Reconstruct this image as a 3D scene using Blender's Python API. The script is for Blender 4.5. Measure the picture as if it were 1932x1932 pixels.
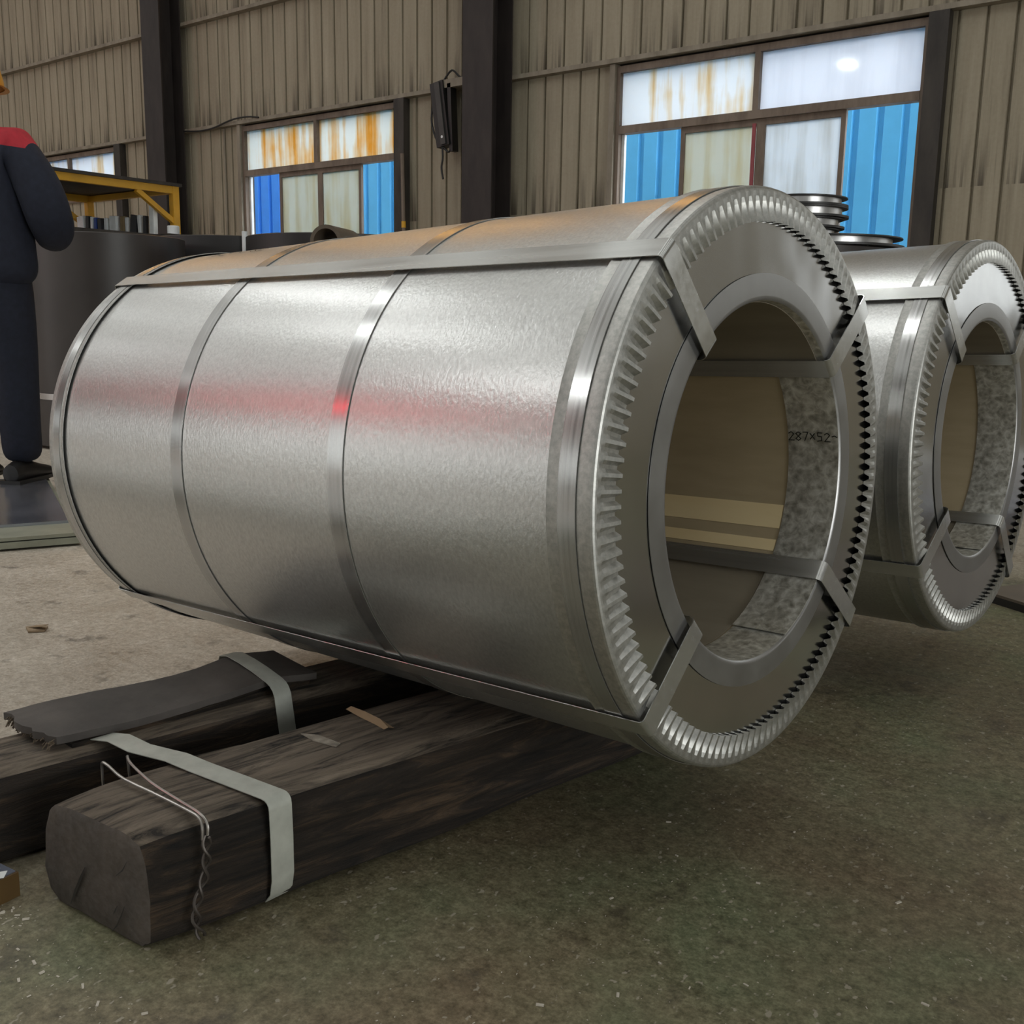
import bpy, bmesh, math, random
from mathutils import Vector, Matrix, noise
import numpy as np

# ------------------------------------------------------------------ clear
for o in list(bpy.data.objects):
    bpy.data.objects.remove(o)
SC = bpy.context.scene
COL = SC.collection
rnd = random.Random(7)
R_ = math.radians
pi = math.pi

# ------------------------------------------------------------------ camera
cam_d = bpy.data.cameras.new('camera')
cam = bpy.data.objects.new('camera', cam_d)
COL.objects.link(cam)
YAW, PITCH, ROLL, FPX = -0.6525, -0.1847, 0.0162, 1923.4
fwd = Vector((math.sin(YAW) * math.cos(PITCH), math.cos(YAW) * math.cos(PITCH), math.sin(PITCH)))
r0 = Vector((math.cos(YAW), -math.sin(YAW), 0))
u0 = r0.cross(fwd)
cr = math.cos(ROLL) * r0 + math.sin(ROLL) * u0
cu = -math.sin(ROLL) * r0 + math.cos(ROLL) * u0
cam.matrix_world = Matrix(((cr.x, cu.x, -fwd.x, 0.586), (cr.y, cu.y, -fwd.y, -1.349), (cr.z, cu.z, -fwd.z, 0.799), (0, 0, 0, 1)))
cam_d.sensor_fit = 'HORIZONTAL'
cam_d.sensor_width = 36
cam_d.lens = 36 * FPX / 1932
cam_d.clip_start = 0.05
cam_d.clip_end = 200
SC.camera = cam

# ------------------------------------------------------------------ light levels
SKY = 4.4            # overcast sky outside the windows
SKYLIGHT = 0.68       # translucent roof strips
LAMP = 130.0         # high bay lamps
DAY = 1.5           # glow of unseen windows and doors in the other walls, mostly added
W = bpy.data.worlds.new('world')
SC.world = W
W.use_nodes = True
W.node_tree.nodes['Background'].inputs[0].default_value = (0.88, 0.94, 1.0, 1)
W.node_tree.nodes['Background'].inputs[1].default_value = SKY
SC.view_settings.view_transform = 'Standard'
SC.view_settings.look = 'None'
SC.view_settings.gamma = 1
SC.view_settings.use_curve_mapping = False
SC.view_settings.exposure = 0.47
SC.cycles.use_denoising = True
SC.cycles.use_adaptive_sampling = True
SC.cycles.adaptive_threshold = 0.12
SC.cycles.adaptive_min_samples = 16
SC.cycles.max_bounces = 5
SC.cycles.diffuse_bounces = 3
SC.cycles.glossy_bounces = 3
SC.cycles.transmission_bounces = 4
SC.cycles.sample_clamp_indirect = 6.0
SC.cycles.caustics_reflective = False
SC.cycles.caustics_refractive = False

# ------------------------------------------------------------------ helpers
class MB:
    """collects vertices and faces, then links them as one mesh object"""
    def __init__(s):
        s.v = []; s.f = []; s.m = []
    def quad(s, a, b, c, d, m=0):
        i = len(s.v); s.v += [tuple(a), tuple(b), tuple(c), tuple(d)]; s.f.append((i, i+1, i+2, i+3)); s.m.append(m)
    def box(s, x0, x1, y0, y1, z0, z1, M=None, m=0):
        P = [Vector((x, y, z)) for z in (z0, z1) for y in (y0, y1) for x in (x0, x1)]
        if M is not None: P = [M @ p for p in P]
        i = len(s.v); s.v += [tuple(p) for p in P]
        for f in ((0, 2, 3, 1), (4, 5, 7, 6), (0, 1, 5, 4), (2, 6, 7, 3), (0, 4, 6, 2), (1, 3, 7, 5)):
            s.f.append(tuple(i + k for k in f)); s.m.append(m)
        return s
    def bar(s, p, q, w, h, up=(0, 0, 1), m=0):
        p = Vector(p); q = Vector(q); d = q - p; L = d.length; d.normalize()
        up = Vector(up)
        if abs(d.dot(up)) > .97: up = Vector((0, 1, 0))
        sd = d.cross(up).normalized(); u = sd.cross(d)
        M = Matrix(((d.x, sd.x, u.x, p.x), (d.y, sd.y, u.y, p.y), (d.z, sd.z, u.z, p.z), (0, 0, 0, 1)))
        return s.box(0, L, -w/2, w/2, -h/2, h/2, M, m)
    def tube(s, pts, r, n=8, cap=True, m=0):
        pts = [Vector(p) for p in pts]; rr = r if isinstance(r, (list, tuple)) else [r] * len(pts)
        base = len(s.v); prev = None
        for k, p in enumerate(pts):
            d = (pts[min(k+1, len(pts)-1)] - pts[max(k-1, 0)]).normalized()
            if prev is None:
                a = d.cross(Vector((0, 0, 1)))
                if a.length < .1: a = d.cross(Vector((1, 0, 0)))
            else: a = prev - prev.dot(d) * d
            a.normalize(); prev = a; b = d.cross(a)
            for j in range(n):
                t = 2*pi*j/n; s.v.append(tuple(p + rr[k] * (math.cos(t) * a + math.sin(t) * b)))
        for k in range(len(pts)-1):
            for j in range(n):
                s.f.append((base+k*n+j, base+k*n+(j+1) % n, base+(k+1)*n+(j+1) % n, base+(k+1)*n+j)); s.m.append(m)
        if cap:
            s.f.append(tuple(base+j for j in range(n))[::-1]); s.m.append(m)
            s.f.append(tuple(base+(len(pts)-1)*n+j for j in range(n))); s.m.append(m)
        return s
    def grid(s, rows, closed=False, m=0):
        """rows: list of equally long lists of points"""
        base = len(s.v); n = len(rows[0])
        for r in rows: s.v += [tuple(p) for p in r]
        for k in range(len(rows)-1):
            for j in range(n if closed else n-1):
                j2 = (j+1) % n
                s.f.append((base+k*n+j, base+k*n+j2, base+(k+1)*n+j2, base+(k+1)*n+j)); s.m.append(m)
        return s
    def lathe(s, prof, n=64, c=(0, 0, 0), axis='Z', m=0, closed=False):
        """prof: (radius, height) pairs turned about an axis"""
        rows = []
        for rad, h in prof:
            row = []
            for j in range(n):
                t = 2*pi*j/n
                if axis == 'Z': row.append((c[0]+rad*math.cos(t), c[1]+rad*math.sin(t), c[2]+h))
                else: row.append((c[0]+h, c[1]-rad*math.cos(t), c[2]+rad*math.sin(t)))
            rows.append(row)
        if closed: rows.append(rows[0])
        return s.grid(rows, True, m)
    def prism(s, poly, z0, z1, m=0):
        n = len(poly); i = len(s.v)
        s.v += [(x, y, z0) for x, y in poly] + [(x, y, z1) for x, y in poly]
        s.f.append(tuple(i+k for k in range(n))[::-1]); s.m.append(m)
        s.f.append(tuple(i+n+k for k in range(n))); s.m.append(m)
        for k in range(n): s.f.append((i+k, i+(k+1) % n, i+n+(k+1) % n, i+n+k)); s.m.append(m)
        return s
    def mesh(s, name, mats, smooth=False, angle=40):
        me = bpy.data.meshes.new(name); me.from_pydata(s.v, [], s.f)
        for mt in (mats if isinstance(mats, (list, tuple)) else [mats]): me.materials.append(mt)
        me.polygons.foreach_set('material_index', s.m)
        bm = bmesh.new(); bm.from_mesh(me); bmesh.ops.remove_doubles(bm, verts=bm.verts, dist=1e-6)
        bmesh.ops.recalc_face_normals(bm, faces=bm.faces); bm.to_mesh(me); bm.free()
        if smooth:
            me.polygons.foreach_set('use_smooth', [True]*len(me.polygons))
            me.set_sharp_from_angle(angle=R_(angle))
        return me
    def build(s, name, mats, parent=None, smooth=False, angle=40):
        return link(name, s.mesh(name, mats, smooth, angle), parent)

def link(name, me, parent=None, loc=None):
    o = bpy.data.objects.new(name, me); COL.objects.link(o)
    if parent is not None: o.parent = parent
    if loc: o.location = loc
    return o
def empty(name, loc=(0, 0, 0), rot=(0, 0, 0)):
    o = bpy.data.objects.new(name, None); COL.objects.link(o); o.location = loc; o.rotation_euler = rot
    o.empty_display_size = .1
    return o
def tag(o, label, cat, group=None, kind=None):
    o['label'] = label; o['category'] = cat
    if group: o['group'] = group
    if kind: o['kind'] = kind
    return o
def structure(o):
    o['kind'] = 'structure'; return o
def part_label(o, t):
    o['label'] = t; return o

# ------------------------------------------------------------------ materials
class Mat:
    def __init__(s, name):
        s.m = bpy.data.materials.new(name); s.m.use_nodes = True
        s.t = s.m.node_tree; s.b = s.t.nodes['Principled BSDF']; s.out = s.t.nodes['Material Output']
        s.tc = s.t.nodes.new('ShaderNodeTexCoord')
    def n(s, typ, **kw):
        nd = s.t.nodes.new('ShaderNode'+typ)
        for k, v in kw.items(): setattr(nd, k, v)
        return nd
    def l(s, a, b): s.t.links.new(a, b)
    def coords(s, scale=(1, 1, 1), rot=(0, 0, 0), src='Object'):
        mp = s.n('Mapping'); mp.inputs['Scale'].default_value = scale; mp.inputs['Rotation'].default_value = rot
        s.l(s.tc.outputs[src], mp.inputs[0]); return mp.outputs[0]
    def noise(s, scale, detail=4, rough=.55, vec=None, dist=0):
        nd = s.n('TexNoise'); nd.inputs['Scale'].default_value = scale; nd.inputs['Detail'].default_value = detail
        nd.inputs['Roughness'].default_value = rough; nd.inputs['Distortion'].default_value = dist
        s.l(vec if vec is not None else s.tc.outputs['Object'], nd.inputs['Vector']); return nd.outputs[0]
    def ramp(s, fac, stops):
        nd = s.n('ValToRGB'); e = nd.color_ramp.elements
        while len(e) < len(stops): e.new(.5)
        for k, (p, c) in enumerate(stops):
            e[k].position = p; e[k].color = (c if len(c) == 4 else (*c, 1)) if isinstance(c, (tuple, list)) else (c, c, c, 1)
        s.l(fac, nd.inputs[0]); return nd.outputs[0]
    def mix(s, fac, a, b, mode='MIX'):
        nd = s.n('Mix', data_type='RGBA', blend_type=mode)
        for sock, v in ((nd.inputs[0], fac), (nd.inputs[6], a), (nd.inputs[7], b)):
            if isinstance(v, bpy.types.NodeSocket): s.l(v, sock)
            elif isinstance(v, (int, float)): sock.default_value = v if sock == nd.inputs[0] else (v, v, v, 1)
            else: sock.default_value = (*v, 1)
        return nd.outputs[2]
    def math(s, op, a, b=0.0):
        nd = s.n('Math', operation=op)
        for sock, v in zip(nd.inputs, (a, b)):
            if isinstance(v, bpy.types.NodeSocket): s.l(v, sock)
            else: sock.default_value = v
        return nd.outputs[0]
    def set(s, **kw):
        for k, v in kw.items():
            sock = s.b.inputs[k]
            if isinstance(v, bpy.types.NodeSocket): s.l(v, sock)
            else: sock.default_value = (*v, 1) if isinstance(v, tuple) and len(v) == 3 else v
        return s
    def bump(s, h, strength=.3, dist=.002):
        nd = s.n('Bump'); nd.inputs['Strength'].default_value = strength; nd.inputs['Distance'].default_value = dist
        s.l(h, nd.inputs['Height']); s.l(nd.outputs[0], s.b.inputs['Normal']); return s

def simple(name, col, rough=.6, metal=0., var=.15, scale=8., bump=0.):
    M = Mat(name); f = M.noise(scale, 5, .6)
    lo = tuple(c*(1-var) for c in col); hi = tuple(min(1, c*(1+var)) for c in col)
    M.set(**{'Base Color': M.ramp(f, [(.3, lo), (.7, hi)]), 'Roughness': rough, 'Metallic': metal})
    if bump: M.bump(M.noise(scale*6, 4), bump, .002)
    return M.m
def emit(name, col, st):
    M = Mat(name); e = M.n('Emission'); e.inputs[0].default_value = (*col, 1); e.inputs[1].default_value = st
    M.l(e.outputs[0], M.out.inputs[0]); M.t.nodes.remove(M.b); return M.m

def galvanised():
    M = Mat('galvanised_sheet')
    fine = M.noise(210, 3, .6, M.coords((1, 1, .55)))
    big = M.noise(3, 3)
    c = M.ramp(fine, [(.3, (.54, .54, .525)), (.7, (.72, .72, .70))])
    c = M.mix(.25, c, M.ramp(big, [(.3, (.55, .55, .535)), (.7, (.64, .64, .62))]))
    M.set(**{'Base Color': c, 'Metallic': .84, 'Roughness': .31})
    M.bump(fine, .34, .0014); return M.m
def brushed(name, col=(.62, .62, .6), rough=.27, axis=(1, 120, 120), stretch=.16):
    M = Mat(name); f = M.noise(1.6, 3, .6, M.coords(axis))
    M.set(**{'Base Color': M.ramp(f, [(.3, tuple(c*(1-stretch) for c in col)), (.7, tuple(min(1, c*(1+stretch*.7)) for c in col))]),
             'Metallic': .85, 'Roughness': M.ramp(f, [(.3, rough*.85), (.7, rough*1.15)])})
    M.bump(f, .05, .0005); return M.m
def spangle():
    M = Mat('zinc_spangle'); v = M.n('TexVoronoi'); v.inputs['Scale'].default_value = 90
    M.l(M.tc.outputs['Object'], v.inputs['Vector'])
    f = M.noise(55, 5, .65, None, .6)
    c = M.mix(.55, M.ramp(f, [(.38, (.36, .345, .30)), (.5, (.52, .505, .45)), (.66, (.78, .77, .70))]), M.math('MULTIPLY', v.outputs['Distance'], 1.4), 'SOFT_LIGHT')
    M.set(**{'Base Color': c, 'Metallic': .55, 'Roughness': .38}); M.bump(f, .1, .001); return M.m
def ring_metal():
    M = Mat('edge_ring_zinc'); f = M.noise(130, 4, .65)
    M.set(**{'Base Color': M.ramp(f, [(.3, (.40, .40, .38)), (.7, (.58, .57, .54))]), 'Metallic': .95, 'Roughness': .46})
    M.bump(f, .08, .0008); return M.m
def plate_metal():
    M = Mat('side_cover_metal'); f = M.noise(5, 3)
    M.set(**{'Base Color': M.ramp(f, [(.35, (.55, .555, .56)), (.65, (.63, .63, .63))]), 'Metallic': 1., 'Roughness': .17})
    M.bump(M.noise(4.5, 2), .25, .012); return M.m
def liner(name, lo, hi):
    M = Mat(name); f = M.noise(6, 6, .6, M.coords((.6, 3, 3)))
    M.set(**{'Base Color': M.ramp(f, [(.3, lo), (.7, hi)]), 'Roughness': .75}); return M.m
def wood(name='old_timber'):
    M = Mat(name); v = M.coords((14, 1.6, 14)); g = M.noise(3.2, 8, .68, v, .8)
    big = M.noise(5, 4)
    c = M.ramp(g, [(.34, (.006, .0045, .0035)), (.52, (.030, .020, .013)), (.68, (.105, .066, .038))])
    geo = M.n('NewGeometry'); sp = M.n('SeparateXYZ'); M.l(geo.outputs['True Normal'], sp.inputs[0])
    dust_toplight = M.math('MULTIPLY', M.ramp(sp.outputs[2], [(.55, 0.), (.9, 1.)]), M.ramp(M.noise(3.2, 6, .7, v, .8), [(.36, .05), (.55, .8)]))  # tops lighter, sides darker: overhead light put into the colour, along with dust
    c = M.mix(dust_toplight, c, M.ramp(big, [(.3, (.19, .145, .105)), (.7, (.30, .24, .18))]))
    M.set(**{'Base Color': c, 'Roughness': .82}); M.bump(g, 1.0, .02); return M.m
def end_grain():
    M = Mat('timber_end_grain'); f = M.noise(9, 6, .65); k = M.noise(90, 3)
    c = M.mix(.3, M.ramp(f, [(.3, (.055, .041, .031)), (.7, (.125, .095, .072))]), M.ramp(k, [(.3, .03), (.7, .12)]))
    M.set(**{'Base Color': c, 'Roughness': .9}); M.bump(k, .4, .003); return M.m
def floor_mat():
    M = Mat('painted_concrete')
    big = M.noise(.9, 5, .6); mid = M.noise(5, 6, .65); fine = M.noise(160, 3, .7); spk = M.noise(75, 2, .5, M.coords((1, .7, 1), (0, 0, .5)))
    # worn green paint in front, bare grey-brown concrete to the left
    sep = M.n('SeparateXYZ'); M.l(M.tc.outputs['Object'], sep.inputs[0])
    gx = M.math('ADD', M.math('ADD', M.math('MULTIPLY', sep.outputs[0], .6), .75), M.math('MULTIPLY', sep.outputs[1], -.15))  # weighted so the coil-shaded floor at the right is painted darker too
    gm = M.ramp(M.math('ADD', gx, M.math('MULTIPLY', M.math('SUBTRACT', big, .5), .8)), [(.0, 0.), (.5, 1.)])
    bare = M.ramp(mid, [(.3, (.43, .375, .305)), (.7, (.58, .515, .43))])
    grn = M.ramp(M.noise(2.2, 5, .6), [(.35, (.20, .155, .095)), (.5, (.19, .168, .10)), (.66, (.165, .18, .10))])
    c = M.mix(gm, bare, grn)
    c = M.mix(.75, c, M.ramp(M.noise(48, 6, .75), [(.32, .12), (.68, .85)]), 'SOFT_LIGHT')
    c = M.mix(.6, c, M.ramp(fine, [(.3, .15), (.7, .8)]), 'SOFT_LIGHT')
    c = M.mix(M.ramp(M.noise(9, 5, .65), [(.30, .6), (.42, 0.)]), c, (.045, .038, .03))
    c = M.mix(M.ramp(spk, [(.655, 0.), (.70, .75)]), c, (.40, .36, .28))
    M.set(**{'Base Color': c, 'Roughness': M.ramp(mid, [(.3, .42), (.7, .62)])})
    M.bump(fine, .25, .0015); return M.m
def wall_mat():
    M = Mat('dusty_wall_sheet')
    st = M.noise(1.0, 5, .7, M.coords((9, 9, .35), src='Generated') if False else M.coords((7, 7, .35)))
    f = M.noise(40, 4, .6); big = M.noise(1.1, 4)
    c = M.ramp(st, [(.25, (.19, .158, .110)), (.45, (.345, .300, .218)), (.75, (.44, .39, .295))])
    c = M.mix(.3, c, M.ramp(f, [(.3, .12), (.7, .34)]), 'SOFT_LIGHT')
    c = M.mix(M.ramp(big, [(.55, 0.), (.8, .35)]), c, (.16, .14, .10))
    sp = M.n('SeparateXYZ'); M.l(M.tc.outputs['Object'], sp.inputs[0])
    fr = M.math('FLOORED_MODULO', M.math('SUBTRACT', sp.outputs[2], 2.86), 1.13)
    drip = M.math('MULTIPLY', M.ramp(fr, [(.0, 1.), (.34, 0.)]), M.ramp(M.noise(1.0, 3, .6, M.coords((16, 16, .5))), [(.5, 0.), (.62, 1.)]))
    c = M.mix(M.math('MULTIPLY', drip, .85), c, (.055, .042, .028))
    M.set(**{'Base Color': c, 'Roughness': .7}); return M.m
def steel_dark(name, a, b):
    M = Mat(name); f = M.noise(4, 6, .65, M.coords((2, 2, .6)))
    M.set(**{'Base Color': M.ramp(f, [(.35, a), (.65, b)]), 'Roughness': .62}); return M.m
def pane(name, clean, rust, lo, hi, gloss=.05, ior=1.3):
    """dirty frosted glass: daylight scatters through it"""
    M = Mat(name); st = M.noise(1.3, 5, .6, M.coords((8, 8, .5))); bl = M.noise(2.2, 3)
    k = M.ramp(M.math('ADD', M.math('MULTIPLY', st, .65), M.math('MULTIPLY', bl, .35)), [(lo, 0.), (hi, 1.)])
    c = M.mix(k, clean, rust)
    tr = M.n('BsdfTranslucent'); M.l(c, tr.inputs[0])
    gl = M.n('BsdfGlossy'); gl.inputs['Roughness'].default_value = gloss; gl.inputs['Color'].default_value = (.9, .9, .9, 1)
    fr = M.n('Fresnel'); fr.inputs['IOR'].default_value = ior
    mx = M.n('MixShader'); M.l(fr.outputs[0], mx.inputs[0]); M.l(tr.outputs[0], mx.inputs[1]); M.l(gl.outputs[0], mx.inputs[2])
    M.l(mx.outputs[0], M.out.inputs[0]); return M.m

m_galv = galvanised(); m_ring = ring_metal(); m_plate = plate_metal(); m_spangle = spangle()
m_strapx = brushed('steel_strap', (.60, .60, .58), .24, (.6, 60, 60), .07)
m_straph = brushed('steel_hoop', (.50, .50, .49), .24, (170, .6, .6))
m_strapf = brushed('flat_strap', (.47, .46, .45), .3, (6, 6, 6), .1)
m_inner = brushed('inner_ring_steel', (.36, .355, .35), .36, (8, 8, 8), .1)
m_liner = liner('bore_paper', (.42, .335, .205), (.52, .42, .27))
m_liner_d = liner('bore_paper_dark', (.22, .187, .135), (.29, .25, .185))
m_cream = liner('bore_light_stripe', (.88, .69, .38), (.95, .78, .47))  # light falling in the bore, put into a pale colour
m_ink = simple('marker_ink', (.02, .018, .012), .6)
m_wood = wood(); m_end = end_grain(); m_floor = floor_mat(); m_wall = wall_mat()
m_girt = steel_dark('girt_paint', (.19, .16, .118), (.30, .26, .20))
m_col = steel_dark('column_paint', (.018, .013, .012), (.034, .026, .023))
m_frame = steel_dark('window_frame_paint', (.13, .095, .070), (.22, .17, .13))
m_jamb = steel_dark('jamb_paint', (.022, .018, .015), (.05, .042, .034))
m_conc = simple('roof_sheet', (.50, .49, .47), .8)
m_fwall = simple('front_wall_sheet', (.27, .262, .25), .8)
m_dark = simple('dark_end_wall', (.22, .205, .19), .8)
m_pane_rust = pane('frosted_pane_rusty', (.93, .92, .86), (.86, .52, .16), .44, .62)
m_pane_mid = pane('frosted_pane_streaked', (.94, .94, .93), (.82, .62, .34), .50, .66)
m_pane_white = pane('frosted_pane_clean', (.90, .90, .92), (.84, .84, .86), .45, .62)
m_pane_beige = pane('frosted_pane_beige', (.62, .61, .54), (.55, .49, .34), .45, .65, .4, 1.15)
m_pane_grey = pane('frosted_pane_grey', (.70, .71, .71), (.56, .55, .52), .45, .65, .4, 1.15)
m_blue = simple('light_blue_cladding', (.115, .50, .86), .5, 0, .08, 2)
m_royal = simple('royal_blue_cladding', (.040, .27, .86), .5, 0, .08, 2)
m_white = simple('white_paint', (.75, .76, .76), .5)
m_yellow = simple('yellow_paint', (.62, .33, .022), .5, 0, .12, 5)
m_crane = simple('crane_yellow_paint', (.80, .40, .03), .5)
m_black = simple('black_plastic', (.018, .017, .016), .5)
m_drum = simple('dark_coil_sheet', (.040, .033, .030), .42, .0, .2, 3)
m_drum2 = simple('black_coil_sheet', (.022, .020, .020), .45, .0, .2, 3)
m_rubber = simple('rubber_mat', (.075, .064, .057), .6, 0, .35, 9, .3)
m_tape = simple('galvanised_strip', (.56, .57, .51), .42, .35, .12, 30)
m_wire = simple('steel_wire', (.42, .39, .36), .35, .9)
m_wire_d = simple('rusty_wire', (.10, .085, .075), .5, .6)
m_navy = simple('navy_cloth', (.010, .013, .026), .85, 0, .25, 40, .15)
m_red = simple('red_cloth', (.42, .022, .035), .8, 0, .15, 40)
m_skin = simple('skin', (.45, .22, .14), .55)
m_hair = simple('hair', (.010, .008, .007), .6)
m_hat = simple('hard_hat_plastic', (.72, .33, .03), .3)
m_shoe = simple('black_leather', (.014, .013, .013), .45)
m_sheet = brushed('sheet_metal_top', (.50, .52, .60), .2, (3, 3, 3))
m_board = simple('pale_board', (.33, .34, .27), .5, .2)
m_sampw = simple('sample_white', (.85, .87, .86), .5)
m_sampb = simple('sample_blue', (.02, .07, .32), .5)
m_sampk = simple('sample_black', (.02, .02, .022), .5)
m_sampt = simple('sample_ochre', (.28, .20, .09), .6)
m_plasticbag = simple('grey_plastic_film', (.42, .42, .43), .25, 0, .3, 12)
m_debris = simple('wood_splinter', (.34, .25, .16), .8)
m_chip = simple('pale_chip', (.55, .50, .42), .7)
m_brownplate = simple('brown_board', (.155, .125, .098), .55, 0, .12, 4)

# ------------------------------------------------------------------ the hall
X0, X1, YF, YB, H = -32.0, 10.0, -9.0, 6.1, 8.0
b = MB(); b.box(X0, X1, YF, YB+.3, -.2, 0); structure(b.build('floor', m_floor))
b = MB(); b.box(X0, X1, YB+.3, YB+40, -.25, -.05); structure(b.build('ground', simple('yard_concrete', (.4, .39, .37), .9)))
b = MB(); b.box(X0, X1, YF-.2, YF, 0, H); structure(b.build('wall_front', m_fwall))
b = MB(); b.box(X0-.2, X0, YF, YB+.3, 0, H); structure(b.build('wall_left', m_fwall))
b = MB(); b.box(X1, X1+.2, YF, YB+.3, 0, H); structure(b.build('wall_right', m_dark))
b = MB(); b.box(X0-.2, X1+.2, YF-.2, YB+.3, H, H+.15); roof = structure(b.build('ceiling', m_conc))
m_sky = emit('skylight_panel', (.97, 1.0, .97), SKYLIGHT)
for x in (-29, -26, -23, -20, -17, -14, -11, -8, -5, -2, 1, 4, 7):
    b = MB(); b.quad((x-.7, YF+1, H-.01), (x+.7, YF+1, H-.01), (x+.7, YB-1, H-.01), (x-.7, YB-1, H-.01)); b.build('skylight', m_sky, roof)

# unseen lit windows and doors; front and right ones added to light the coils
m_day = emit('fill_daylight_glass', (.97, 1.0, .985), DAY)
m_day_r = emit('fill_door_glow', (.97, 1.0, .985), DAY*3.2)
m_day_b = emit('dirty_daylit_glass', (.97, 1.0, .985), DAY*.6)
def lit_opening(name, wall, a0, a1, z0, z1, nx, nz):
    t = structure(empty(name, (0, 0, 0)))
    for i in range(nx):
        for k in range(nz):
            p, q = a0+(a1-a0)*i/nx+.03, a0+(a1-a0)*(i+1)/nx-.03; u, v = z0+(z1-z0)*k/nz+.03, z0+(z1-z0)*(k+1)/nz-.03
            g = MB()
            if wall == 'front': g.quad((p, YF+.015, u), (q, YF+.015, u), (q, YF+.015, v), (p, YF+.015, v))
            elif wall == 'right': g.quad((X1-.015, p, u), (X1-.015, q, u), (X1-.015, q, v), (X1-.015, p, v))
            else: g.quad((p, YB-.005, u), (q, YB-.005, u), (q, YB-.005, v), (p, YB-.005, v))
            g.build('pane', m_day if wall == 'front' else m_day_r if wall == 'right' else m_day_b, t)
    g = MB()
    for i in range(nx+1):
        c = a0+(a1-a0)*i/nx
        if wall == 'front': g.box(c-.03, c+.03, YF+.001, YF+.04, z0, z1)
        elif wall == 'right': g.box(X1-.04, X1-.001, c-.03, c+.03, z0, z1)
        else: g.box(c-.03, c+.03, YB-.03, YB-.001, z0, z1)
    for k in range(nz+1):
        c = z0+(z1-z0)*k/nz
        if wall == 'front': g.box(a0, a1, YF+.001, YF+.041, c-.03, c+.03)
        elif wall == 'right': g.box(X1-.041, X1-.001, a0, a1, c-.03, c+.03)
        else: g.box(a0, a1, YB-.031, YB-.001, c-.03, c+.03)
    g.build('frame', m_girt_, t)
m_girt_ = steel_dark('lit_window_frame', (.13, .112, .088), (.20, .175, .14))
nwin = 5
for x in (-29.2, -24.4, -19.6, -8.0, -3.2, 1.6, 6.4):
    lit_opening('window_%d' % nwin, 'front', x, x+2.4, 1.0, 2.85, 2, 1); nwin += 1  # unseen windows added to brighten the side of the front coil
lit_opening('added_door_1', 'front', -14.4, -10.2, 0.05, 4.0, 2, 1)  # unseen glowing door added to light the coil side and the floor
lit_opening('added_door_2', 'right', -4.5, 0.5, 0.05, 4.2, 2, 1)  # unseen glowing door added to light the bore and side covers
for x in (.75, 5.55): lit_opening('window_%d' % nwin, 'back', x, x+2.4, 1.0, 2.83, 2, 1); nwin += 1

# windows: x0, x1 of the three openings
WIN = [(-13.66, -11.26), (-8.86, -6.53), (-4.09, -1.65)]
WZ0, WZ1, WT = 1.0, 2.83, 2.34     # sill, head, transom
wb = MB(); xs = X0
for a_, c_ in WIN:
    wb.box(xs, a_, YB+.05, YB+.12, 0, H); wb.box(a_, c_, YB+.05, YB+.12, 0, 2.26 if a_ < -13 else WZ0); wb.box(a_, c_, YB+.05, YB+.12, WZ1, H); xs = c_
wb.box(xs, X1, YB+.05, YB+.12, 0, H)
wall_back = structure(wb.build('wall_back', m_jamb))
PITCH_R = .185
def sheet_mesh(x0, x1, z0, z1, name='wall_sheet'):
    n = max(1, round((x1-x0)/PITCH_R)); p = (x1-x0)/n; prof = []
    for k in range(n):
        q = x0+k*p
        prof += [(q, 0), (q+p*.86, 0), (q+p*.89, .024), (q+p*.96, .024), (q+p*.99, 0)]
    prof.append((x1, 0))
    s = MB(); s.grid([[(x, YB+y, z0) for x, y in prof], [(x, YB+y, z1) for x, y in prof]])
    return s.mesh(name, m_wall)
GIRTS = [2.86, 3.99, 5.12, 6.25]
PW = PITCH_R*4
rows = [(0, GIRTS[0]), (GIRTS[0], GIRTS[1]), (GIRTS[1], GIRTS[2]), (GIRTS[2], H)]
cut = sorted([x for w in WIN for x in w])
for ri, (z0, z1) in enumerate(rows):
    x = -17.39
    while x < 1.0:
        xe = x+PW
        if ri == 0:
            segs = [(x, xe)]
            for a_, c_ in WIN:
                new = []
                for p, q in segs:
                    if q <= a_ or p >= c_: new.append((p, q)); continue
                    if p < a_: new.append((p, a_))
                    if q > c_: new.append((c_, q))
                segs = new
            for p, q in segs:
                if q-p > .06: link('wall_sheet', sheet_mesh(p, q, z0, z1), wall_back)
            for a_, c_ in WIN:
                p, q = max(x, a_), min(xe, c_)
                if q-p > .06: link('wall_sheet', sheet_mesh(p, q, 0, 2.23 if a_ < -13 else WZ0-.03), wall_back)
        else:
            link('wall_sheet', sheet_mesh(x, xe, z0, z1), wall_back)
        x = xe
s = MB(); s.box(X0, -17.39, YB, YB+.03, 0, H); s.box(1.1, X1, YB, YB+.03, 0, H); s.build('wall_sheet', m_wall, wall_back)
# horizontal girts (C channels)
for k, z in enumerate(GIRTS):
    g = MB(); g.box(X0, X1, YB-.075, YB, z-.012, z+.012); g.box(X0, X1, YB-.08, YB-.074, z-.012, z+.024)
    structure(g.build('trim_%d' % (k+1), m_girt))
# jambs beside the windows
for k, (a_, c_) in enumerate(WIN):
    g = MB()
    g.box(c_, c_+.13, YB-.085, YB+.05, 0, GIRTS[0]-.014)
    structure(g.build('trim_%d' % (5+2*k), m_jamb))
    g = MB(); g.box(a_-.05, a_, YB-.06, YB+.05, 0, GIRTS[0]-.014)
    structure(g.build('trim_%d' % (6+2*k), m_girt))

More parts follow.
